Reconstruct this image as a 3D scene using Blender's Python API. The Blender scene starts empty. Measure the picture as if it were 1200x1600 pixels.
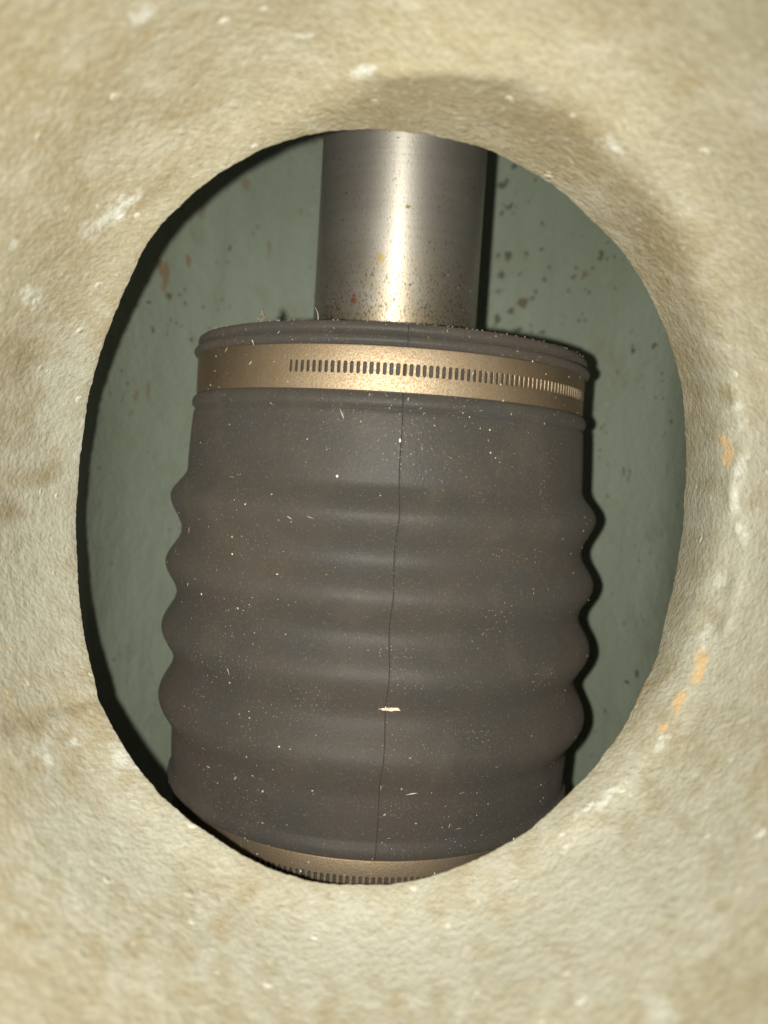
import bpy, bmesh, math, random
import numpy as np
from mathutils import Vector, Matrix, noise

random.seed(7)
rng = np.random.default_rng(11)
SC = bpy.context.scene
COL = SC.collection

# ------------------------------------------------------------------ camera
CAMZ = 0.36                 # lens height above the bottom of the pipe (metres)
F = 1300.0                  # focal length in photograph pixels (1200 x 1600)
cd = bpy.data.cameras.new('camera')
cam = bpy.data.objects.new('camera', cd); COL.objects.link(cam)
cam.location = (0, 0, CAMZ)             # looks straight down -Z, image up = +Y
cd.sensor_fit = 'VERTICAL'; cd.sensor_height = 9.6; cd.sensor_width = 7.2
cd.lens = F / 1600 * 9.6
cd.clip_start = 0.005; cd.clip_end = 50
cd.dof.use_dof = True
cd.dof.focus_distance = 0.207
cd.dof.aperture_fstop = cd.lens / 2.9   # 2.9 mm lens opening
SC.camera = cam

# ------------------------------------------------------------------ world, flash, exposure
w = bpy.data.worlds.new('World'); SC.world = w; w.use_nodes = True
w.node_tree.nodes['Background'].inputs[0].default_value = (1.0, 0.95, 0.85, 1)
w.node_tree.nodes['Background'].inputs[1].default_value = 0.5
ld = bpy.data.lights.new('phone_flash', 'SPOT')
ld.energy = 4.6; ld.color = (1.0, 0.97, 0.89)
ld.shadow_soft_size = 0.0016; ld.spot_size = math.radians(106); ld.spot_blend = 1.0
fl = bpy.data.objects.new('phone_flash', ld); COL.objects.link(fl)
fl.location = (-0.0130, -0.0008, CAMZ + 0.001)
SC.view_settings.view_transform = 'Standard'; SC.view_settings.look = 'None'
SC.view_settings.exposure = 0.0; SC.view_settings.gamma = 1.0
SC.view_settings.use_curve_mapping = False
SC.cycles.max_bounces = 3; SC.cycles.diffuse_bounces = 3; SC.cycles.glossy_bounces = 2; SC.cycles.caustics_reflective = False; SC.cycles.use_light_tree = False; SC.cycles.sample_clamp_indirect = 4.0
try: SC.cycles.use_denoising = True
except Exception: pass

# ------------------------------------------------------------------ shaft frame
D0 = 0.259                                   # lens to shaft axis
ROLL, PITCH = math.radians(3.5), math.radians(3.0)
A = Vector((math.sin(ROLL)*math.cos(PITCH), math.cos(ROLL)*math.cos(PITCH), math.sin(PITCH)))
N = (Vector((0, 0, 1)) - A*A.z).normalized()
E = A.cross(N)
M = Matrix(((E.x, A.x, N.x, -0.0003), (E.y, A.y, N.y, 0), (E.z, A.z, N.z, CAMZ - D0), (0, 0, 0, 1)))
MI = M.inverted()
Mn, MIn = np.array(M), np.array(MI)

def pix(px, py, depth):                      # photograph pixel + depth -> world point
    return Vector(((px-600)/F*depth, (800-py)/F*depth, CAMZ-depth))
def to_px(P):                                # world points (n,3) -> pixels
    d = CAMZ - P[:, 2]
    return np.stack((600+F*P[:, 0]/d, 800-F*P[:, 1]/d), 1)

# ------------------------------------------------------------------ object helpers
def tag(o, label=None, cat=None, group=None, kind=None):
    if label: o['label'] = label
    if cat: o['category'] = cat
    if group: o['group'] = group
    if kind: o['kind'] = kind
    return o
def link(name, me, mat=None, parent=None, smooth=True):
    o = bpy.data.objects.new(name, me); COL.objects.link(o)
    if mat: me.materials.append(mat)
    if smooth: me.polygons.foreach_set('use_smooth', [True]*len(me.polygons))
    if parent: o.parent = parent
    return o
def mesh(name, v, f):
    me = bpy.data.meshes.new(name); me.from_pydata([tuple(map(float, p)) for p in v], [], f); me.update(); return me
def empty(name, mw):
    o = bpy.data.objects.new(name, None); o.empty_display_size = 0.02; COL.objects.link(o); o.matrix_world = mw; return o
def sharpen(me, ang=35):
    bm = bmesh.new(); bm.from_mesh(me)
    bmesh.ops.remove_doubles(bm, verts=bm.verts, dist=2e-6)
    bmesh.ops.recalc_face_normals(bm, faces=bm.faces)
    for e in bm.edges:
        if len(e.link_faces) == 2 and e.calc_face_angle(0) > math.radians(ang): e.smooth = False
    bm.to_mesh(me); bm.free()

# ------------------------------------------------------------------ material helpers
class NT:
    def __init__(s, name):
        s.m = bpy.data.materials.new(name); s.m.use_nodes = True
        s.t = s.m.node_tree; s.b = s.t.nodes['Principled BSDF']
        s.obj = s.t.nodes.new('ShaderNodeTexCoord').outputs['Object']
    def n(s, typ, **kw):
        nd = s.t.nodes.new(typ)
        for k, v in kw.items(): setattr(nd, k, v)
        return nd
    def put(s, sock, v):
        if isinstance(v, bpy.types.NodeSocket): s.t.links.new(v, sock)
        elif isinstance(v, tuple) and sock.type == 'RGBA' and len(v) == 3: sock.default_value = (*v, 1)
        else: sock.default_value = v
    def math(s, op, a, b=0.5, c=None, clamp=False):
        nd = s.n('ShaderNodeMath', operation=op, use_clamp=clamp)
        s.put(nd.inputs[0], a); s.put(nd.inputs[1], b)
        if c is not None: s.put(nd.inputs[2], c)
        return nd.outputs[0]
    def noise(s, scale, detail=4, rough=0.55, vec=None, dist=0.0):
        nd = s.n('ShaderNodeTexNoise'); s.put(nd.inputs['Vector'], vec or s.obj)
        nd.inputs['Scale'].default_value = scale; nd.inputs['Detail'].default_value = detail
        nd.inputs['Roughness'].default_value = rough; nd.inputs['Distortion'].default_value = dist
        return nd.outputs['Fac']
    def voro(s, scale, vec=None, rnd=1.0, out='Distance'):
        nd = s.n('ShaderNodeTexVoronoi'); s.put(nd.inputs['Vector'], vec or s.obj)
        nd.inputs['Scale'].default_value = scale; nd.inputs['Randomness'].default_value = rnd
        return nd.outputs[out]
    def ramp(s, v, lo, hi, a=0.0, b=1.0, smooth=True):
        nd = s.n('ShaderNodeMapRange', interpolation_type='SMOOTHSTEP' if smooth else 'LINEAR')
        s.put(nd.inputs[0], v)
        for i, x in zip((1, 2, 3, 4), (lo, hi, a, b)): nd.inputs[i].default_value = x
        return nd.outputs[0]
    def mix(s, f, a, b, mode='MIX'):
        nd = s.n('ShaderNodeMix', data_type='RGBA', blend_type=mode)
        s.put(nd.inputs[0], f); s.put(nd.inputs[6], a); s.put(nd.inputs[7], b)
        return nd.outputs[2]
    def mapping(s, scale=(1, 1, 1), loc=(0, 0, 0), rot=(0, 0, 0)):
        nd = s.n('ShaderNodeMapping'); s.put(nd.inputs[0], s.obj)
        nd.inputs[1].default_value = loc; nd.inputs[2].default_value = rot; nd.inputs[3].default_value = scale
        return nd.outputs[0]
    def sep(s, v=None):
        nd = s.n('ShaderNodeSeparateXYZ'); s.put(nd.inputs[0], v or s.obj); return nd.outputs
    def attr(s, name):
        return s.n('ShaderNodeAttribute', attribute_name=name).outputs['Fac']
    def bump(s, h, dist, strength=1.0, prev=None):
        nd = s.n('ShaderNodeBump'); s.put(nd.inputs['Height'], h)
        nd.inputs['Distance'].default_value = dist; nd.inputs['Strength'].default_value = strength
        if prev: s.put(nd.inputs['Normal'], prev)
        return nd.outputs[0]
    def done(s, color, rough=0.5, normal=None, metal=0.0, spec=0.5, drough=0.0):
        s.put(s.b.inputs['Base Color'], color); s.put(s.b.inputs['Roughness'], rough)
        s.put(s.b.inputs['Metallic'], metal); s.put(s.b.inputs['Diffuse Roughness'], drough); s.put(s.b.inputs['Specular IOR Level'], spec)
        if normal: s.put(s.b.inputs['Normal'], normal)
        return s.m

# ---- cream paint over rough casting (the neck)
def mat_cream():
    k = NT('cream_paint')
    big = k.noise(28, 4, 0.6); mid = k.noise(95, 5, 0.65); fine = k.noise(420, 4, 0.6)
    c = k.mix(k.ramp(big, 0.36, 0.62), (0.252, 0.219, 0.141), (0.264, 0.241, 0.168))
    c = k.mix(k.ramp(mid, 0.46, 0.70, 0, 0.7), c, (0.33, 0.312, 0.245))
    c = k.mix(k.ramp(k.noise(60, 4, 0.7, k.mapping(loc=(.3, .1, .2))), 0.52, 0.70, 0, 0.5), c, (0.215, 0.165, 0.085))
    c = k.mix(k.ramp(k.attr('grey'), 0.0, 1.0, 0, 0.8), c, (0.325, 0.322, 0.262))
    c = k.mix(k.ramp(k.attr('brown'), 0.0, 1.0, 0, 0.55), c, (0.17, 0.135, 0.072))
    brk = k.noise(330, 4, 0.7)
    c = k.mix(k.ramp(k.math('ADD', k.attr('orange'), k.math('MULTIPLY', k.math('SUBTRACT', brk, 0.5), 1.6)), 0.35, 0.8, 0, 0.85), c, (0.46, 0.31, 0.15))
    c = k.mix(k.ramp(k.math('ADD', k.attr('white'), k.math('MULTIPLY', k.math('SUBTRACT', brk, 0.5), 2.2)), 0.30, 0.95, 0, 0.8), c, (0.43, 0.44, 0.39))
    c = k.mix(k.ramp(k.math('ADD', k.attr('rust'), k.math('MULTIPLY', k.math('SUBTRACT', brk, 0.5), 2.0)), 0.5, 0.9, 0, 0.75), c, (0.30, 0.14, 0.05))
    gr = k.noise(750, 3, 0.6)
    c = k.mix(k.ramp(gr, 0.52, 0.74, 0, 0.38), c, (0.40, 0.385, 0.31))
    c = k.mix(k.ramp(gr, 0.28, 0.46, 0.35, 0), c, (0.16, 0.128, 0.07))
    # sprinkled pale paint nibs
    d = k.voro(165); gate = k.ramp(k.noise(37, 2), 0.36, 0.56, 0.0, 1.0)
    rad = k.ramp(k.noise(90, 1, vec=k.mapping(loc=(1, 2, 3))), 0.36, 0.66, 0.0, 0.19)
    nib = k.math('MULTIPLY', k.math('LESS_THAN', d, rad), gate)
    c = k.mix(k.math('MULTIPLY', nib, 0.55), c, (0.50, 0.49, 0.42))
    c = k.mix(k.ramp(fine, 0.2, 0.45, 0.18, 0.0), c, (0.15, 0.124, 0.075))
    h1 = k.noise(420, 2, 0.5); h2 = k.noise(900, 2, 0.5)
    nrm = k.bump(h1, 0.0004, 0.4)
    nrm = k.bump(k.ramp(k.math('SUBTRACT', rad, d), 0.0, 0.16), 0.0006, 0.5, nrm)
    nrm = k.bump(h2, 0.00045, 0.7, nrm)
    return k.done(c, k.math('SUBTRACT', k.ramp(mid, 0.3, 0.7, 0.32, 0.48), k.math('MULTIPLY', k.attr('gloss'), 0.12)), nrm, 0, 0.5)

# ---- grey-green paint inside the pipe, with stains and painted crumb shadows at fixed spots
def mat_green(spots):
    k = NT('green_paint')
    big = k.noise(22, 4, 0.6, k.mapping(scale=(1.0, 0.35, 1.0)))
    c = k.mix(k.ramp(big, 0.35, 0.66), (0.180, 0.208, 0.154), (0.206, 0.236, 0.183))
    c = k.mix(k.ramp(k.noise(45, 5, 0.7), 0.52, 0.75, 0, 0.6), c, (0.160, 0.155, 0.100))
    streak = k.noise(120, 3, 0.6, k.mapping(scale=(1, 0.06, 1)))
    c = k.mix(k.ramp(streak, 0.55, 0.75, 0, 0.22), c, (0.13, 0.14, 0.10))
    wob = k.n('ShaderNodeVectorMath', operation='ADD')
    nz = k.n('ShaderNodeTexNoise'); nz.inputs['Scale'].default_value = 420; nz.inputs['Detail'].default_value = 3
    k.put(nz.inputs['Vector'], k.obj)
    sub = k.n('ShaderNodeVectorMath', operation='MULTIPLY_ADD')
    k.put(sub.inputs[0], nz.outputs['Color']); sub.inputs[1].default_value = (0.0044,)*3; sub.inputs[2].default_value = (-0.0022,)*3
    k.put(wob.inputs[0], k.obj); k.put(wob.inputs[1], sub.outputs[0])
    masks = {}
    for (p, rx, ry, kind) in spots:
        a = k.n('ShaderNodeVectorMath', operation='SUBTRACT'); k.put(a.inputs[0], wob.outputs[0]); a.inputs[1].default_value = p
        b = k.n('ShaderNodeVectorMath', operation='MULTIPLY'); k.put(b.inputs[0], a.outputs[0]); b.inputs[1].default_value = (1/rx, 1/ry, 1/rx)
        l = k.n('ShaderNodeVectorMath', operation='LENGTH'); k.put(l.inputs[0], b.outputs[0])
        v = k.ramp(l.outputs['Value'], 0.65, 1.15, 1, 0)
        masks[kind] = k.math('MAXIMUM', masks[kind], v) if kind in masks else v
    colr = {'rust': ((0.17, 0.10, 0.045), 0.7), 'dark': ((0.040, 0.040, 0.024), 0.75), 'brown': ((0.085, 0.060, 0.030), 0.8), 'faint': ((0.16, 0.12, 0.07), 0.6)}
    for kd, mk in masks.items(): c = k.mix(k.math('MULTIPLY', mk, colr[kd][1]), c, colr[kd][0])
    dv = k.voro(260); sel = k.ramp(k.noise(60, 2, vec=k.mapping(loc=(5, 1, 2))), 0.50, 0.66, 0, 0.20)
    sp = k.math('LESS_THAN', dv, sel)
    c = k.mix(k.math('MULTIPLY', sp, 0.6), c, (0.055, 0.052, 0.033))
    nrm = k.bump(k.noise(70, 4, 0.6), 0.0016, 0.45)
    nrm = k.bump(k.noise(330, 4, 0.6), 0.0006, 0.5, nrm)
    return k.done(c, k.ramp(big, 0.3, 0.7, 0.38, 0.55), nrm, 0, 0.4)

# ---- dusty black rubber
def mat_rubber():
    k = NT('dusty_rubber')
    big = k.noise(26, 4, 0.6); sm = k.noise(1500, 3, 0.7)
    c = k.mix(k.ramp(big, 0.40, 0.62), (0.033, 0.0305, 0.0258), (0.039, 0.0325, 0.0262))
    c = k.mix(k.ramp(k.noise(75, 5, 0.65, k.mapping(loc=(2, 0, 1))), 0.48, 0.72, 0, 0.55), c, (0.048, 0.041, 0.0325))
    c = k.mix(k.ramp(k.noise(40, 3, 0.6, k.mapping(loc=(7, 3, 1), scale=(1, 2, 1))), 0.54, 0.72, 0, 0.6), c, (0.031, 0.0325, 0.032))
    c = k.mix(k.ramp(sm, 0.56, 0.76, 0, 0.40), c, (0.13, 0.115, 0.09))
    c = k.mix(k.ramp(sm, 0.24, 0.42, 0.35, 0), c, (0.014, 0.013, 0.012))
    dv = k.voro(900); gate = k.ramp(k.noise(55, 3, 0.6, k.mapping(loc=(4, 4, 4))), 0.45, 0.68, 0.02, 0.16)
    c = k.mix(k.math('MULTIPLY', k.math('LESS_THAN', dv, gate), 0.55), c, (0.24, 0.20, 0.15))
    nrm = k.bump(k.noise(1100, 3, 0.6), 0.00022, 0.55)
    return k.done(c, k.ramp(big, 0.3, 0.7, 0.56, 0.66), nrm, 0, 0.2, 0.65)

# ---- clamp band: dull stainless with fine speckle, warm reflections put into its brown tint
def mat_band():
    k = NT('dull_stainless_band')
    g = k.noise(1900, 2, 0.7); big = k.noise(45, 4, 0.6)
    c = k.mix(k.ramp(big, 0.35, 0.65), (0.238, 0.186, 0.128), (0.272, 0.219, 0.156))
    c = k.mix(k.ramp(g, 0.34, 0.56, 0.8, 0), c, (0.20, 0.14, 0.07))
    c = k.mix(k.ramp(k.noise(150, 4, 0.7), 0.60, 0.75, 0, 0.5), c, (0.30, 0.20, 0.10))
    nrm = k.bump(g, 0.00012, 0.5)
    nrm = k.bump(k.noise(300, 3), 0.0003, 0.2, nrm)
    return k.done(c, k.ramp(g, 0.3, 0.7, 0.64, 0.54), nrm, 0.93, 0.5)

# ---- turned steel shaft, pitted and rust-stained at the boot
def mat_shaft():
    k = NT('turned_steel')
    y = k.sep()[1]
    near = k.ramp(y, 0.0480, 0.0860, 1.0, 0.0)
    lines = k.noise(900, 2, 0.5, k.mapping(scale=(0.03, 1, 0.03)))
    grain = k.noise(2200, 3, 0.6, k.mapping(scale=(1, 0.45, 1)))
    c = k.mix(k.ramp(k.noise(60, 4), 0.35, 0.7), (0.40, 0.375, 0.325), (0.455, 0.43, 0.375))
    c = k.mix(k.ramp(lines, 0.3, 0.7, 0.12, 0), c, (0.20, 0.18, 0.14))
    stain = k.math('MULTIPLY', near, k.ramp(k.noise(110, 5, 0.65), 0.30, 0.58))
    c = k.mix(k.math('MULTIPLY', stain, 0.6), c, (0.36, 0.27, 0.14))
    pitv = k.ramp(k.math('ADD', grain, k.math('MULTIPLY', near, -0.11)), 0.30, 0.38, 1, 0)
    c = k.mix(k.math('MULTIPLY', pitv, 0.65), c, (0.085, 0.065, 0.038))
    edge = k.ramp(k.math('ADD', y, k.math('MULTIPLY', k.noise(260, 3), 0.006)), 0.0505, 0.0535, 1, 0)
    c = k.mix(k.math('MULTIPLY', edge, 0.75), c, (0.42, 0.24, 0.05))
    dv = k.voro(520); gate = k.ramp(k.noise(130, 2), 0.52, 0.72, 0, 0.17)
    sp = k.math('LESS_THAN', dv, gate)
    c = k.mix(k.math('MULTIPLY', sp, 0.8), c, (0.09, 0.055, 0.02))
    for (p, r, colr) in SHAFT_MARKS:
        dn = k.n('ShaderNodeVectorMath', operation='DISTANCE'); k.put(dn.inputs[0], k.obj); dn.inputs[1].default_value = p
        q = k.math('ADD', dn.outputs['Value'], k.math('MULTIPLY', k.math('SUBTRACT', k.noise(900, 2), 0.5), r*1.5))
        c = k.mix(k.ramp(q, r*0.6, r*1.2, 0.85, 0), c, colr)
    nrm = k.bump(lines, 0.00006, 0.35)
    nrm = k.bump(grain, 0.0001, 0.35, nrm)
    r = k.math('ADD', k.ramp(grain, 0.3, 0.7, 0.46, 0.38), k.math('MULTIPLY', near, 0.08))
    tg = k.n('ShaderNodeTangent', direction_type='RADIAL', axis='Y')
    k.put(k.b.inputs['Tangent'], tg.outputs[0]); k.put(k.b.inputs['Anisotropic'], 0.86); k.put(k.b.inputs['Anisotropic Rotation'], 0.25)
    m = k.done(c, r, nrm, 0.95, 0.5)
    b2 = k.n('ShaderNodeBsdfPrincipled'); k.put(b2.inputs['Base Color'], c); k.put(b2.inputs['Normal'], nrm); k.put(b2.inputs['Metallic'], 0.85)
    k.put(b2.inputs['Roughness'], 0.54); k.put(b2.inputs['Tangent'], tg.outputs[0]); k.put(b2.inputs['Anisotropic'], 0.5); k.put(b2.inputs['Anisotropic Rotation'], 0.25)
    mx = k.n('ShaderNodeMixShader'); mx.inputs[0].default_value = 0.78
    k.put(mx.inputs[1], k.b.outputs[0]); k.put(mx.inputs[2], b2.outputs[0])
    k.put(k.t.nodes['Material Output'].inputs['Surface'], mx.outputs[0])
    return m

def plain(name, c, rough, metal=0.0, jitter=0.25, scale=700):
    k = NT(name)
    c2 = k.mix(k.ramp(k.noise(scale, 3), 0.3, 0.7), tuple(x*(1-jitter) for x in c), tuple(x*(1+jitter) for x in c))
    return k.done(c2, rough, k.bump(k.noise(scale*1.5, 3), 0.0002, 0.4), metal)

# ================================================================== the housing
RIM = [(600,202),(640,206),(675,211),(715,221),(765,235),(790,247),(840,274),(867,291),(904,325),(938,358),(967,388),(995,426),(1018,470),
 (1038,512),(1052,552),(1062,595),(1069,631),(1071,687),(1070,750),(1067,797),(1061,859),(1051,915),(1041,958),(1027,1022),(998,1087),(971,1142),
 (933,1194),(887,1243),(846,1281),(792,1319),(742,1344),(697,1363),(651,1375),(595,1381),(520,1381),(473,1375),(445,1367),(394,1342),(333,1306),
 (289,1276),(247,1238),(208,1188),(175,1133),(154,1083),(141,1033),(133,997),(125,937),(120,859),(120,812),(125,734),(130,675),(139,619),(153,562),
 (163,532),(176,502),(204,440),(219,402),(240,367),(290,312),(340,272),(390,242),(440,222),(490,209),(540,203)]
RC = np.array((597.0, 793.0))
pts = np.array(RIM, float) - RC
ang = np.arctan2(-pts[:, 1], pts[:, 0]); rad = np.hypot(pts[:, 0], pts[:, 1])
o_ = np.argsort(ang); ang, rad = ang[o_], rad[o_]
NTH = 900
TH = np.linspace(-math.pi, math.pi, NTH, endpoint=False)
ext_a = np.concatenate((ang-2*math.pi, ang, ang+2*math.pi)); ext_r = np.tile(rad, 3)
RHO = np.interp(TH, ext_a, ext_r)
ker = np.exp(-0.5*(np.arange(-14, 15)/5.0)**2); ker /= ker.sum()
RHO = np.convolve(np.concatenate((RHO[-14:], RHO, RHO[:14])), ker, 'valid')
# fine raggedness of the cast edge
def n3(x, y, z): return noise.noise(Vector((x, y, z)))
RHO = RHO + np.array([2.2*n3(9*math.cos(t), 9*math.sin(t), .3) + 1.3*n3(32*math.cos(t), 32*math.sin(t), 2.) + (0.9*n3(90*math.cos(t), 90*math.sin(t), 5.)) for t in TH])
# depth of the edge: a round neck cut into a round pipe -> saddle
c2 = np.cos(TH)**2
DEP = 0.171*(1-c2) + 0.214*c2 - 0.006*np.sin(2*TH)**2

def sstep(x, a, b):
    t = np.clip((x-a)/(b-a), 0, 1); return t*t*(3-2*t)
deg = np.degrees(TH)
# straight bore from the edge up to a shoulder (upper right), shoulder right at the edge elsewhere
Z1 = np.interp(deg, [-180, -75, -45, -30, -10, 0, 30, 60, 76, 88, 97, 106, 116, 180], [0, 0, .004, .011, .020, .024, .026, .029, .030, .023, .011, .003, 0, 0])
Z1 = np.convolve(np.concatenate((Z1[-14:], Z1, Z1[:14])), ker, 'valid')
NS = 230
ss = np.linspace(0, 1, NS)**1.25
PX0 = RHO[:, None]
dirx, diry = np.cos(TH), np.sin(TH)
ZTOP = DEP - 0.072
Zg = ss[None, :] * ZTOP[:, None]
r0 = (RHO*DEP/F)[:, None]
def spl(x, w=0.0026): return w*np.log1p(np.exp(np.clip(x/w, -40, 40)))
zq = spl(Zg - Z1[:, None]) - spl(-Z1[:, None])
R = r0 + 0.0066*(1-np.exp(-zq/0.0105)) + 0.045*zq + 0.01*Zg
dep = DEP[:, None] - Zg
cx, cy = (RC[0]-600)/F, (800-RC[1])/F
X = R*dirx[:, None] + cx*DEP[:, None]; Y = R*diry[:, None] + cy*DEP[:, None]
Z = CAMZ - dep
V = np.stack((X, Y, Z), 2)
# cast lumps, pushed along the local normal
du = np.roll(V, -1, 0) - np.roll(V, 1, 0); dv = np.gradient(V, axis=1)
nr = np.cross(du, dv); nr /= np.linalg.norm(nr, axis=2, keepdims=True)
inw = -np.stack((np.broadcast_to(dirx[:, None], X.shape), np.broadcast_to(diry[:, None], X.shape), np.zeros_like(X)), 2)
nr *= np.sign((nr*inw).sum(2, keepdims=True))
flat = V.reshape(-1, 3)
disp = np.array([0.00034*noise.noise(Vector(p)*45) + 0.00008*noise.noise(Vector(p)*190+Vector((3, 1, 2))) + 0.00010*noise.noise(Vector(p)*520) for p in flat]).reshape(X.shape)
disp *= np.clip(ss*14, 0.35, 1)[None, :]
pv = to_px(flat).reshape(X.shape[0], X.shape[1], 2)
def ridge(line, wdt, hgt):
    best = np.full(X.shape, 1e9)
    for (ax, ay), (bx, by) in zip(line[:-1], line[1:]):
        lx, ly = bx-ax, by-ay; q = np.clip(((pv[..., 0]-ax)*lx+(pv[..., 1]-ay)*ly)/(lx*lx+ly*ly), 0, 1)
        best = np.minimum(best, np.hypot(pv[..., 0]-ax-q*lx, pv[..., 1]-ay-q*ly))
    return hgt*np.exp(-(best/wdt)**2)
disp += ridge([(1148, 610), (1160, 660), (1166, 690), (1146, 730), (1142, 790), (1158, 850), (1150, 920), (1135, 985)], 10, .00042)*(0.4+1.2*np.abs(np.sin(pv[..., 1]*.043)*np.sin(pv[..., 1]*.017+1)))
disp += ridge([(1090, 1010), (1070, 1090), (1030, 1150), (965, 1230), (880, 1300)], 20, .0004)
disp += ridge([(20, 1135), (80, 1112), (150, 1090)], 12, -.0006) + ridge([(600, 118), (700, 108), (790, 120)], 14, .0005)
V = V + nr*disp[:, :, None]

# ---- back of the edge and the pipe wall, in the shaft frame
P = 0.0985
def to_local(W): return W @ MIn[:3, :3].T + MIn[:3, 3]
rimL = to_local(V[:, 0, :])
ph = np.arctan2(rimL[:, 0], rimL[:, 2]); pr = np.hypot(rimL[:, 0], rimL[:, 2])
a0 = P*ph; y0 = rimL[:, 1]
BX, BY = math.pi*P, 0.33
sc = np.minimum(BX/np.maximum(np.abs(a0), 1e-9), BY/np.maximum(np.abs(y0), 1e-9))
NB = 150
lam = np.concatenate((np.linspace(0, .03, 8)[:-1], np.linspace(.03, 1, NB-7)))
k_ = 1 + (sc[:, None]-1)*lam[None, :]
aa = a0[:, None]*k_; yy = y0[:, None]*k_
run = np.hypot(aa-a0[:, None], yy-y0[:, None])
wq = sstep(np.abs(aa/P), math.radians(62), math.radians(112))
rr = pr[:, None] + (P*wq + (pr[:, None]-0.0004)*(1-wq) - pr[:, None])*(1-np.exp(-run/0.0035))
PL = np.stack((rr*np.sin(aa/P), yy, rr*np.cos(aa/P)), 2)
def grid(n, m, closed=True, off=0):
    f = []
    for i in range(n if closed else n-1):
        j = (i+1) % n
        for q in range(m-1):
            f.append((off+i*m+q, off+j*m+q, off+j*m+q+1, off+i*m+q+1))
    return f

house = empty('pipe_housing', Matrix.Translation((0, 0, 0)))
tag(house, 'cream painted cast housing with round hand hole opening into a green pipe', 'pipe housing')
NRET = 4                                                     # first return rows belong to the cream edge
retW = PL[:, 1:NRET+1, :] @ Mn[:3, :3].T + Mn[:3, 3]
# outer flange beyond the frame
fl_r = [0.004, 0.012, 0.03]; fl_z = [0.003, 0.0045, 0.0045]
top = V[:, -1, :]
FLG = np.stack([np.stack((top[:, 0]+a*dirx, top[:, 1]+a*diry, top[:, 2]+b), 1) for a, b in zip(fl_r, fl_z)], 1)
ALL = np.concatenate((retW[:, ::-1, :], V, FLG), 1)
nm = ALL.shape[1]
me = mesh('neck', ALL.reshape(-1, 3), grid(NTH, nm))
pxs = to_px(ALL.reshape(-1, 3))
jx = np.array([[n3(p[0]*.03, p[1]*.03, 1.), n3(p[0]*.03, p[1]*.03, 9.), n3(p[0]*.11, p[1]*.11, 4.)] for p in pxs])
def patches(lst):
    o = np.zeros(len(pxs))
    for x, y, a, b, rot in lst:
        c_, s_ = math.cos(math.radians(rot)), math.sin(math.radians(rot))
        dx = pxs[:, 0]-x + 9*jx[:, 0] + 5*jx[:, 2]; dy = pxs[:, 1]-y + 9*jx[:, 1] - 5*jx[:, 2]
        q = np.hypot((dx*c_+dy*s_)/a, (-dx*s_+dy*c_)/b)
        o = np.maximum(o, np.clip(1.0-q*0.55, 0, 1))
    return o
at = {
 'white': [(68,1178,26,16,20),(195,1185,17,28,-40),(112,1160,14,8,10),(1035,1582,22,22,0),(220,22,18,12,0),(1155,655,7,22,-20),(1154,735,10,24,8),(1128,905,8,16,15),
           (45,460,16,20,0),(15,380,9,9,0),(875,1303,9,7,0),(1160,830,10,24,0),(475,55,16,10,0),(180,330,50,12,-35),(130,690,10,40,10),(1120,110,8,6,0),(1150,640,14,10,0),(960,230,22,12,40),(565,110,30,9,-5),(955,1240,44,8,-42),(1030,1165,16,6,-50),(1148,790,9,40,0),(1100,1000,12,26,15),(900,1275,16,7,-40)],  # lower-right streaks paint in the flash glare on the bevel; the rest is paint
 'orange': [(1138,712,7,18,8),(1130,690,12,8,0),(1092,1040,13,30,25),(1062,1096,10,26,32),(1035,1138,6,9,30),(1145,640,4,6,0),(8,1080,6,5,0),(15,1010,4,4,0)],
 'rust': [(1071,715,4,26,0),(1043,945,4,20,10),(1000,1085,5,24,28),(970,1143,4,20,35),(1062,855,3,12,8),(1025,1028,3,14,20)],
 'brown': [(100,1110,60,10,-15),(40,1130,40,18,0),(15,800,30,18,0),(70,740,30,14,-20),(560,1290,5,5,0),(640,150,110,30,-4),(850,190,120,40,30),(1010,330,40,90,-30),(250,290,60,14,-40),(30,560,25,40,0)],
 'gloss': [(1085,1050,40,110,30),(980,1220,90,26,-40),(1150,750,20,150,0),(110,850,30,200,0)],
 'grey': [(960,1230,110,22,-42),(1075,1080,30,80,28),(1080,1010,20,50,20),(90,850,60,260,0),(60,900,90,220,0),(180,1330,160,150,0),(600,1480,420,120,0),(950,1400,260,160,-30),(1150,900,70,300,0),(100,640,50,120,10)],  # left rim brightness and lower-right glare painted in; bottom is paint tone
}
for nme, lst in at.items():
    vals = patches(lst)
    if nme == 'grey': vals = np.clip(vals + 0.5*jx[:, 0], 0, 1)*(vals > 0)
    a_ = me.attributes.new(nme, 'FLOAT', 'POINT'); a_.data.foreach_set('value', vals.astype(np.float32))
neck = link('neck', me, mat_cream(), house)

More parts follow.
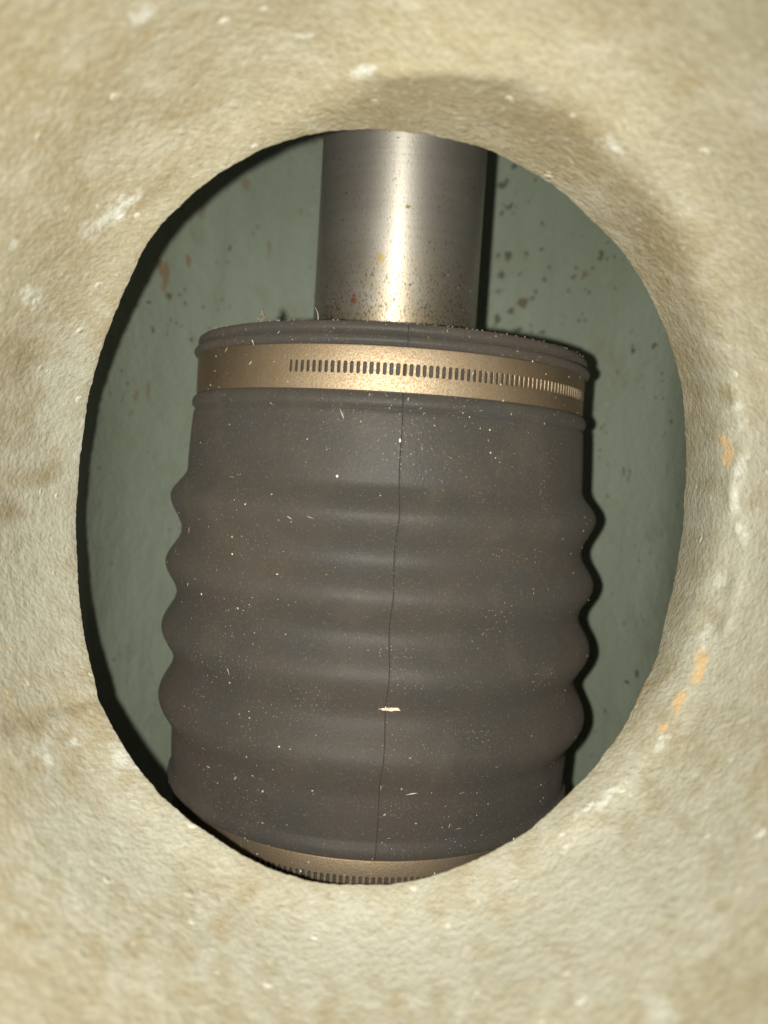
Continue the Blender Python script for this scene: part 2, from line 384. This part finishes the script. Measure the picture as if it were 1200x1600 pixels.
def on_pipe(px, py, rr=P):                      # local point where the line of sight meets the pipe wall
    o = MI @ Vector((0, 0, CAMZ)); d = (MI.to_3x3() @ Vector(((px-600)/F, (800-py)/F, -1)))
    a = d.x*d.x+d.z*d.z; b = 2*(o.x*d.x+o.z*d.z); c = o.x*o.x+o.z*o.z-rr*rr
    disc = max(b*b-4*a*c, 0); t = (-b+math.sqrt(disc))/(2*a)
    return o + d*t
SP = [(258,432,9,26,'rust'),(250,415,6,16,'rust'),(295,405,3.5,13,'rust'),(263,463,6,7,'brown'),(384,287,8,10,'faint'),(315,330,6,16,'faint'),(262,520,3,3,'dark'),(211,540,3,4,'dark'),(232,612,4,15,'faint'),
 (212,617,4,12,'faint'),(192,622,3,8,'faint'),(206,643,4,5,'faint'),(282,460,3,3,'dark'),(232,472,3,4,'dark'),(238,516,4,6,'dark'),(297,532,4,6,'dark'),(360,385,3,6,'dark'),
 (784,290,8,5,'dark'),(792,282,7,4,'dark'),(804,259,4,6,'dark'),(837,281,3,5,'dark'),(786,333,4,5,'dark'),(798,323,3,3,'dark'),(806,323,3,3,'dark'),(800,335,4,3,'dark'),(849,349,3.5,4,'dark'),
 (794,400,6,9,'dark'),(778,398,3,4,'dark'),(783,431,6,6,'dark'),(812,429,4,4,'dark'),(852,437,3,4,'dark'),(780,455,7,3,'dark'),(817,472,9,8,'brown'),(831,465,3,6,'dark'),(838,455,4,4,'dark'),
 (799,485,5,5,'dark'),(777,500,6,9,'dark'),(888,453,3.5,5,'dark'),(939,398,5,9,'brown'),(902,419,3.5,4,'dark'),(897,432,4,3,'dark'),(846,390,3,5,'dark'),(858,416,3,4,'dark'),(822,398,3,8,'dark'),(915,426,9,7,'faint'),
 (808,515,9,5,'dark'),(846,520,6,4,'dark'),(880,540,7,4,'dark'),(988,520,5,5,'faint'),(1022,540,5,4,'dark'),(990,548,5,5,'dark'),(982,745,3,12,'dark'),(975,736,3,8,'dark'),(980,1066,10,3,'dark'),(996,1052,4,8,'dark'),  # wide dark spots along the boot lip paint in crumb shadows
 (1053,658,7,5,'dark'),(1048,645,6,5,'faint'),(1040,680,8,4,'faint'),(925,1182,3,3,'dark'),(155,650,3,5,'dark'),(420,390,4,14,'faint'),(470,330,3,8,'faint')]
spots = []
for x, y, a, b, kd in SP:
    p = on_pipe(x, y); dpt = (M @ p); m = (CAMZ - dpt.z)/F
    spots.append((tuple(p), a*m*1.05, b*m*1.05, kd))
wall = link('pipe_wall', mesh('pipe_wall', PL[:, NRET:, :].reshape(-1, 3), grid(NTH, NB-NRET)), mat_green(spots), house)
wall.matrix_local = M

# ================================================================== the shaft
mm = 0.001
def lathe(profile, nseg, phis=None):            # profile of (axis position, radius) in the shaft frame
    ph_ = np.linspace(0, 2*math.pi, nseg, endpoint=False) if phis is None else np.asarray(phis)
    v = [(r*math.sin(a), t, r*math.cos(a)) for a in ph_ for t, r in profile]
    return v, grid(len(ph_), len(profile))
RS = 0.0249
def on_shaft(px, py): 
    o = MI @ Vector((0, 0, CAMZ)); d = (MI.to_3x3() @ Vector(((px-600)/F, (800-py)/F, -1)))
    a = d.x*d.x+d.z*d.z; b = 2*(o.x*d.x+o.z*d.z); c = o.x*o.x+o.z*o.z-RS*RS
    return tuple(o + d*((-b-math.sqrt(max(b*b-4*a*c, 0)))/(2*a)))
SHAFT_MARKS = [(on_shaft(637,323), .0006, (.16, .12, .02)), (on_shaft(595,402), .0013, (.40, .30, .13)), (on_shaft(552,470), .0010, (.36, .13, .05)), (on_shaft(553,462), .0006, (.40, .12, .05)),
               (on_shaft(616,468), .0004, (.08, .08, .07)), (on_shaft(641,445), .0004, (.10, .09, .07)), (on_shaft(595,478), .0004, (.10, .08, .05)), (on_shaft(622,215), .0003, (.1, .08, .05))]
v, f = lathe([(.32, .0001), (.32, RS), (.2, RS), (.1, RS), (.06, RS), (.04, RS), (-.1, RS), (-.32, RS), (-.32, .0001)], 128)
me = mesh('propeller_shaft', v, f); sharpen(me)
shaft = link('propeller_shaft', me, mat_shaft()); shaft.matrix_world = M
tag(shaft, 'bare steel shaft with rust specks entering the top of the rubber boot', 'shaft')

# ================================================================== the rubber boot
def arc(cx_, r_, w_, h_, n=10, up=True):        # half-round bead centred at axis position cx_
    return [(cx_ + w_*math.cos(a), r_ + h_*math.sin(a)) for a in np.linspace(0, math.pi, n)]
up = [(48.2, 25.4), (48.6, 30), (48.7, 50), (48.7, 56.6), (48.45, 57.5), (47.9, 58.25), (47.2, 58.55), (46.6, 58.5), (46.2, 58.1), (45.95, 57.3), (45.75, 57.0), (45.6, 57.2)]
up += [(45.45, 58.0), (45.1, 58.95), (44.5, 59.45), (43.9, 59.6), (43.4, 59.35), (43.05, 58.8), (42.9, 58.0), (42.85, 57.5), (40, 57.4), (37, 57.4), (34, 57.4), (31.7, 57.4)]
up += [(31.65, 58.2), (31.4, 58.7), (30.9, 59.15), (30.2, 59.45), (29.4, 59.55), (28.7, 59.4), (28.25, 59.0), (27.95, 58.55), (27.7, 58.45), (27.3, 58.75), (26.6, 58.95), (26, 59.0), (23, 59.2), (19, 59.4), (15, 59.6), (12.5, 59.7)]
nodes = [(10.6, 59.75), (2.1, 64.4), (-7.8, 60.9), (-17.3, 65.1), (-26.4, 61.5), (-36.4, 65.4), (-46.2, 61.5), (-56.6, 65.2), (-67.0, 60.75)]
fold = [(12.5, 59.7), (11.5, 59.72)]
for (ta, ra), (tb, rb) in zip(nodes[:-1], nodes[1:]):
    for s in np.linspace(0, 1, 19)[(0 if ta > 10 else 1):]:
        q = (1-math.cos(math.pi*s))/2
        fold.append((ta+(tb-ta)*s, ra+(rb-ra)*q))
fold += [(-68.5, 60.7), (-70, 60.65)]
low = [(-70, 60.65), (-74, 60.5), (-77.0, 60.35), (-77.6, 60.35), (-78.0, 60.5), (-78.6, 60.9), (-79.4, 61.25), (-80.3, 61.35), (-81.2, 61.15), (-81.9, 60.6), (-82.3, 59.8), (-82.45, 58.6),
       (-86, 58.5), (-90, 58.5), (-93.7, 58.5), (-93.85, 59.8), (-94.3, 60.6), (-95.2, 61), (-96.2, 60.8), (-97.2, 60.2), (-97.8, 59), (-98, 57), (-98, 30), (-97.5, 25.4)]
base = list(np.linspace(-math.pi, math.pi, 360, endpoint=False))
PHS = math.radians(3.25)
offs = np.array([-.55, -.30, -.11, -.05, 0, .05, .11, .30, .55])*mm/0.060
dcut = np.array([0, .02, .05, -.55, -.7, -.55, .05, .02, 0])*mm
phis = [(a, None) for a in base if abs(a-PHS) > math.radians(.75)] + [(PHS+o, i) for i, o in enumerate(offs)]
phis.sort()
def seam_shift(t):                              # the parting line jogs sideways from fold to fold
    return 0.00014*math.sin(t*mm*130+1.0) + 0.00012*math.sin(t*mm*330)
def boot_part(name, prof, parent, seam=True):
    v = []
    for a, i in phis:
        for t, r in prof:
            rr_ = r*mm; aa_ = a
            if i is not None and 56 < r:
                rr_ += dcut[i]
            if 56 < r:
                wgt = math.exp(-((a-PHS)/math.radians(2.2))**2)
                aa_ += wgt*seam_shift(t)/0.06
                # hand-made unevenness of the moulding
                rr_ += 0.00022*n3(3*math.sin(a)+2, 3*math.cos(a), t*.035) + 0.00035*math.sin(a*2+1)*math.sin(math.radians(min(max(t+70, 0), 90)*2))
            v.append((rr_*math.sin(aa_), t*mm, rr_*math.cos(aa_)))
    me = mesh(name, v, grid(len(phis), len(prof)))
    bm = bmesh.new(); bm.from_mesh(me); bmesh.ops.recalc_face_normals(bm, faces=bm.faces)
    for e in bm.edges:
        if len(e.link_faces) == 2 and e.calc_face_angle(0) > math.radians(50): e.smooth = False
    bm.to_mesh(me); bm.free()
    return link(name, me, RUB, parent)
RUB = mat_rubber()
boot = empty('rubber_boot', M @ Matrix.Translation((0, 0, 0)))
tag(boot, 'dusty black rubber bellows boot with four folds around the shaft', 'rubber boot')
boot_part('upper_cuff', up, boot); boot_part('folded_sleeve', fold, boot); boot_part('lower_cuff', low, boot)

# ================================================================== the clamps
BAND = mat_band(); STEEL = plain('clamp_steel', (.5, .46, .38), .38, .9)
def clamp(name, tc, rb, ph0, ph1, label):
    root = empty(name, M @ Matrix.Translation((0, tc, 0)))
    tag(root, label, 'hose clamp', 'hose clamps on the rubber boot')
    n = round(2*math.pi*rb/0.0016); dp = 2*math.pi/n; wv = 0.0016
    hb = 0.00548; H = 0.00185; rs = 0.00041; cc = 0.00145-rs; th = 0.00075
    v, f = [], []
    def vert(x, y, r, c): a = c + x/rb; v.append((r*math.sin(a), y, r*math.cos(a))); return len(v)-1
    xs = [-wv*0.5*dp*rb/wv, -.25*dp*rb, 0, .25*dp*rb, .5*dp*rb]
    for i in range(n):
        c = -math.pi + (i+.5)*dp
        slot = ph0 <= c <= ph1
        for sgn in (1, -1):                       # strips above and below the slots, with a rolled edge
            rows = [(H, rb), (hb-.00045, rb), (hb-.00012, rb-.00008), (hb, rb-.00025), (hb, rb-th)]
            ids = [[vert(x, sgn*yv, r, c) for x in xs] for yv, r in rows]
            for a in range(len(rows)-1):
                for b in range(4):
                    q = (ids[a][b], ids[a][b+1], ids[a+1][b+1], ids[a+1][b]); f.append(q if sgn > 0 else q[::-1])
        bnd = [(x, H) for x in xs] + [(xs[4], H/3), (xs[4], -H/3)] + [(x, -H) for x in xs[::-1]] + [(xs[0], -H/3), (xs[0], H/3)]
        if slot:
            jw = rs*(1+0.10*random.uniform(-1, 1))
            hol = [(jw*math.cos(a), cc+rs*math.sin(a)) for a in np.radians([180, 135, 90, 45, 0])] + [(jw, cc/3), (jw, -cc/3)]
            hol += [(jw*math.cos(a), -cc-rs*math.sin(a)) for a in np.radians([0, 45, 90, 135, 180])] + [(-jw, -cc/3), (-jw, cc/3)]
            B = [vert(x, y, rb, c) for x, y in bnd]; Hh = [vert(x*1.22, y*1.05, rb, c) for x, y in hol]
            H1 = [vert(x, y, rb-.00012, c) for x, y in hol]; H2 = [vert(x, y, rb-th, c) for x, y in hol]
            for a in range(14):
                b = (a+1) % 14
                f += [(B[a], B[b], Hh[b], Hh[a]), (Hh[a], Hh[b], H1[b], H1[a]), (H1[a], H1[b], H2[b], H2[a])]
        else:
            B = [vert(x, y, rb, c) for x, y in bnd]
            f.append(tuple(B))
    me = mesh('band', v, f); sharpen(me, 28)
    link('band', me, BAND, root)
    # worm housing and screw on the far side
    bm = bmesh.new(); bmesh.ops.create_cube(bm, size=1)
    bmesh.ops.scale(bm, vec=(.016, .0135, .009), verts=bm.verts)
    bmesh.ops.bevel(bm, geom=bm.edges[:], offset=.0018, segments=3, affect='EDGES')
    bmesh.ops.translate(bm, vec=(0, 0, -rb-.0048), verts=bm.verts)
    me = bpy.data.meshes.new('worm_housing'); bm.to_mesh(me); bm.free(); wh = link('worm_housing', me, STEEL, root, False)
    bm = bmesh.new()
    bmesh.ops.create_cone(bm, cap_ends=True, segments=24, radius1=.0032, radius2=.0032, depth=.026, matrix=Matrix.Translation((0.003, 0, -rb-.0052)) @ Matrix.Rotation(math.pi/2, 4, 'Y'))
    bmesh.ops.create_cone(bm, cap_ends=True, segments=6, radius1=.0042, radius2=.0038, depth=.005, matrix=Matrix.Translation((0.016, 0, -rb-.0052)) @ Matrix.Rotation(math.pi/2, 4, 'Y'))
    me = bpy.data.meshes.new('screw'); bm.to_mesh(me); bm.free(); link('screw', me, STEEL, wh, False)
    return root
clamp('hose_clamp', 0.03735, 0.0583, math.radians(-25.5), math.radians(150), 'slotted brownish steel band clamp around the upper cuff, wholly in view')
clamp('hose_clamp', -0.0881, 0.0594, math.radians(-31), math.radians(150), 'slotted steel band clamp at the foot of the boot, half hidden by the housing edge')

# ================================================================== dust, grit and crumbs
allprof = sorted(up[3:] + fold + low[:-2])
tp = np.array([a for a, b in allprof]); rp = np.array([b for a, b in allprof])
def surf_r(t):                                    # t in mm
    r = float(np.interp(t, tp, rp))
    if 31.87 < t < 42.83: r = 58.3
    if -93.58 < t < -82.62: r = 59.4
    return r
DV, DF, DC = [], [], []
def bit(pos, rot, sx, sy, sz, tone):
    b0 = len(DV)
    loc = [(1, 0, 0), (-1, 0, 0), (0, 1, 0), (0, -1, 0), (0, 0, 1), (0, 0, -.4), (.6, .6, .5), (-.6, .5, .4)]
    for x, y, z in loc[:6]:
        p = Vector((x*sx*random.uniform(.6, 1.2), y*sy*random.uniform(.6, 1.2), z*sz))
        DV.append(tuple(pos + rot @ p)); DC.append(tone)
    for t_ in ((0, 2, 4), (2, 1, 4), (1, 3, 4), (3, 0, 4), (2, 0, 5), (1, 2, 5), (3, 1, 5), (0, 3, 5)): DF.append(tuple(b0+q for q in t_))
def frame_at(a): return Matrix(((math.cos(a), 0, math.sin(a)), (0, 1, 0), (-math.sin(a), 0, math.cos(a))))
cnt = 0
while cnt < 4200:
    t = random.uniform(-93, 48.5); a = random.gauss(0, .62)
    if abs(a) > 1.25: continue
    cl = noise.noise(Vector((a*5, t*.09, 3)))
    if random.random() > 0.42 + 0.9*cl: continue
    r = surf_r(t)*mm
    fr = frame_at(a) @ Matrix.Rotation(random.uniform(0, 6.3), 3, 'Z')
    tone = random.choice((.12, .25, .4, .55, .85)) * random.uniform(.7, 1.1)
    s = min(0.00042, 0.00005*random.paretovariate(1.8))
    fib = random.random() < .14
    pos = Vector((r*math.sin(a), t*mm, r*math.cos(a)))
    if fib: bit(pos, fr, s*random.uniform(2.2, 4.6), s*.45, s*.4, tone)
    else: bit(pos, fr, s, s*random.uniform(.5, 1), s*.5, tone)
    cnt += 1
# crumbs gathered on the shoulder of the boot, behind its top lip
for i in range(90):
    a = random.uniform(-1.0, 1.25); t = 48.7; r = random.uniform(57.0, 57.9)*mm; s = random.uniform(.00008, .00030)
    bit(Vector((r*math.sin(a), t*mm-.0001, r*math.cos(a))), frame_at(a) @ Matrix.Rotation(random.uniform(0, 6), 3, 'Y'), s, s, s, random.uniform(.0, .35))
# a few bits stuck to the shaft and to the pipe wall
for x, y in [(648, 405), (668, 418), (700, 430), (716, 450), (735, 455), (728, 402), (724, 485), (520, 470), (555, 480)]:
    bit(Vector(on_shaft(x, y)), Matrix.Rotation(random.uniform(0, 6), 3, 'Z'), .0002, .00012, .0001, random.uniform(.5, 1))
for x, y in [(797, 282), (766, 457), (782, 434), (861, 367), (978, 590), (964, 604), (948, 632), (418, 343), (487, 327), (440, 310)]:
    p = on_pipe(x, y, P-.0003); bit(p, Matrix.Rotation(random.uniform(0, 6), 3, 'Z'), .00055, .0003, .0004, random.uniform(.6, 1))
k = NT('dust')
dc = k.n('ShaderNodeAttribute', attribute_name='tone').outputs['Fac']
DUST = k.done(k.mix(dc, (0.10, 0.08, 0.055), (0.48, 0.44, 0.36)), .75)
me = mesh('dust', DV, DF); a_ = me.attributes.new('tone', 'FLOAT', 'POINT'); a_.data.foreach_set('value', DC)
d_ = link('dust', me, DUST, None, False); d_.matrix_world = M
tag(d_, 'pale dust specks and fibres scattered over the rubber boot', 'dust', kind='stuff')

def boot_hit(px, py, r):
    o = MI @ Vector((0, 0, CAMZ)); d = (MI.to_3x3() @ Vector(((px-600)/F, (800-py)/F, -1)))
    a = d.x*d.x+d.z*d.z; b = 2*(o.x*d.x+o.z*d.z); c = o.x*o.x+o.z*o.z-r*r
    return o + d*((-b-math.sqrt(max(b*b-4*a*c, 0)))/(2*a))
def lump(name, px, py, size, mat, label, cat, rough=.35, flat=1.0, group=None, seed=0, lift=0.0, sub=2, twist=0.0):
    p = boot_hit(px, py, .06); 
    for _ in range(4): p = boot_hit(px, py, surf_r(p.y/mm)*mm)
    a = math.atan2(p.x, p.z)
    bm = bmesh.new(); bmesh.ops.create_icosphere(bm, subdivisions=sub, radius=1)
    for q in bm.verts:
        kf = 1 + rough*noise.noise(q.co*1.7+Vector((seed, seed*2, 0))) + rough*.6*noise.noise(q.co*4+Vector((0, seed, 1)))
        q.co = Vector((q.co.x*size[0], q.co.y*size[1], q.co.z*size[2]))*kf
    me = bpy.data.meshes.new(name); bm.to_mesh(me); bm.free()
    o = link(name, me, mat, None, False)
    o.matrix_world = M @ Matrix.Translation(p + Vector((math.sin(a), 0, math.cos(a)))*lift) @ frame_at(a).to_4x4() @ Matrix.Rotation(twist, 4, 'Z')
    return tag(o, label, cat, group)
PALE = plain('pale_flake', (.44, .36, .27), .75); CRUMB = plain('pale_crumb', (.46, .44, .38), .7); FLUFF = plain('grey_fluff', (.10, .092, .065), .8)
lump('paint_flake', 610, 1107, (.0022, .0006, .00022), PALE, 'pale cream paint flake lying on the lowest fold beside the seam', 'paint flake', .55, seed=3, sub=3, lift=.0001, twist=.05)
lump('crumb', 527, 744, (.00034, .00036, .0003), CRUMB, 'round white crumb on the boot left of the seam, above the first fold', 'crumb', .25, seed=4, group='pale crumbs on the boot', lift=.0001)
lump('crumb', 625, 688, (.0003, .00045, .00025), CRUMB, 'white crumb touching the seam just below the upper clamp', 'crumb', .4, seed=9, group='pale crumbs on the boot', lift=.0001)
lump('crumb', 568, 538, (.0011, .00035, .0002), CRUMB, 'flat whitish crumb on the top edge of the upper clamp', 'crumb', .4, seed=12, group='pale crumbs on the boot', lift=.0001)
# dust clump standing on the top lip, built of many bits
def clump(name, px, py, n, sx, sy, label):
    p = boot_hit(px, py+8, .0572); p.y = 48.6*mm
    bm = bmesh.new()
    for i in range(n):
        q = Vector((random.gauss(0, sx), abs(random.gauss(.45, .35))*sy*2, random.gauss(0, sx)))
        s = random.uniform(.00018, .00045)
        r_ = bmesh.ops.create_icosphere(bm, subdivisions=1, radius=s, matrix=Matrix.Translation(q) @ Matrix.Rotation(random.uniform(0, 6), 4, (random.random(), random.random(), 1)) @ Matrix.Diagonal((1, random.uniform(.4, 1.4), random.uniform(.4, 1), 1)))
    me = bpy.data.meshes.new(name); bm.to_mesh(me); bm.free()
    o = link(name, me, FLUFF, None, False); o.matrix_world = M @ Matrix.Translation(p)
    return tag(o, label, 'dust clump')
clump('dust_clump', 410, 504, 40, .00055, .0013, 'small grey dust clump standing on the top lip of the boot')
# a thin fibre beside the shaft
p = boot_hit(497, 502, .0575); p.y = 48.6*mm
v = []; seg = 7
for i in range(seg):
    s = i/(seg-1); c = Vector((-.0010*s+.0003*math.sin(3*s), .0030*s, .0002*math.sin(4*s)))
    for q in range(5): v.append(c + Vector((math.cos(q*1.2566), 0, math.sin(q*1.2566)))*.00007*(1-.5*s))
f = [(i*5+q, i*5+(q+1) % 5, (i+1)*5+(q+1) % 5, (i+1)*5+q) for i in range(seg-1) for q in range(5)]
o = link('fibre', mesh('fibre', v, f), CRUMB); o.matrix_world = M @ Matrix.Translation(p)
tag(o, 'thin pale fibre sticking up from the boot lip at the left of the shaft', 'fibre')
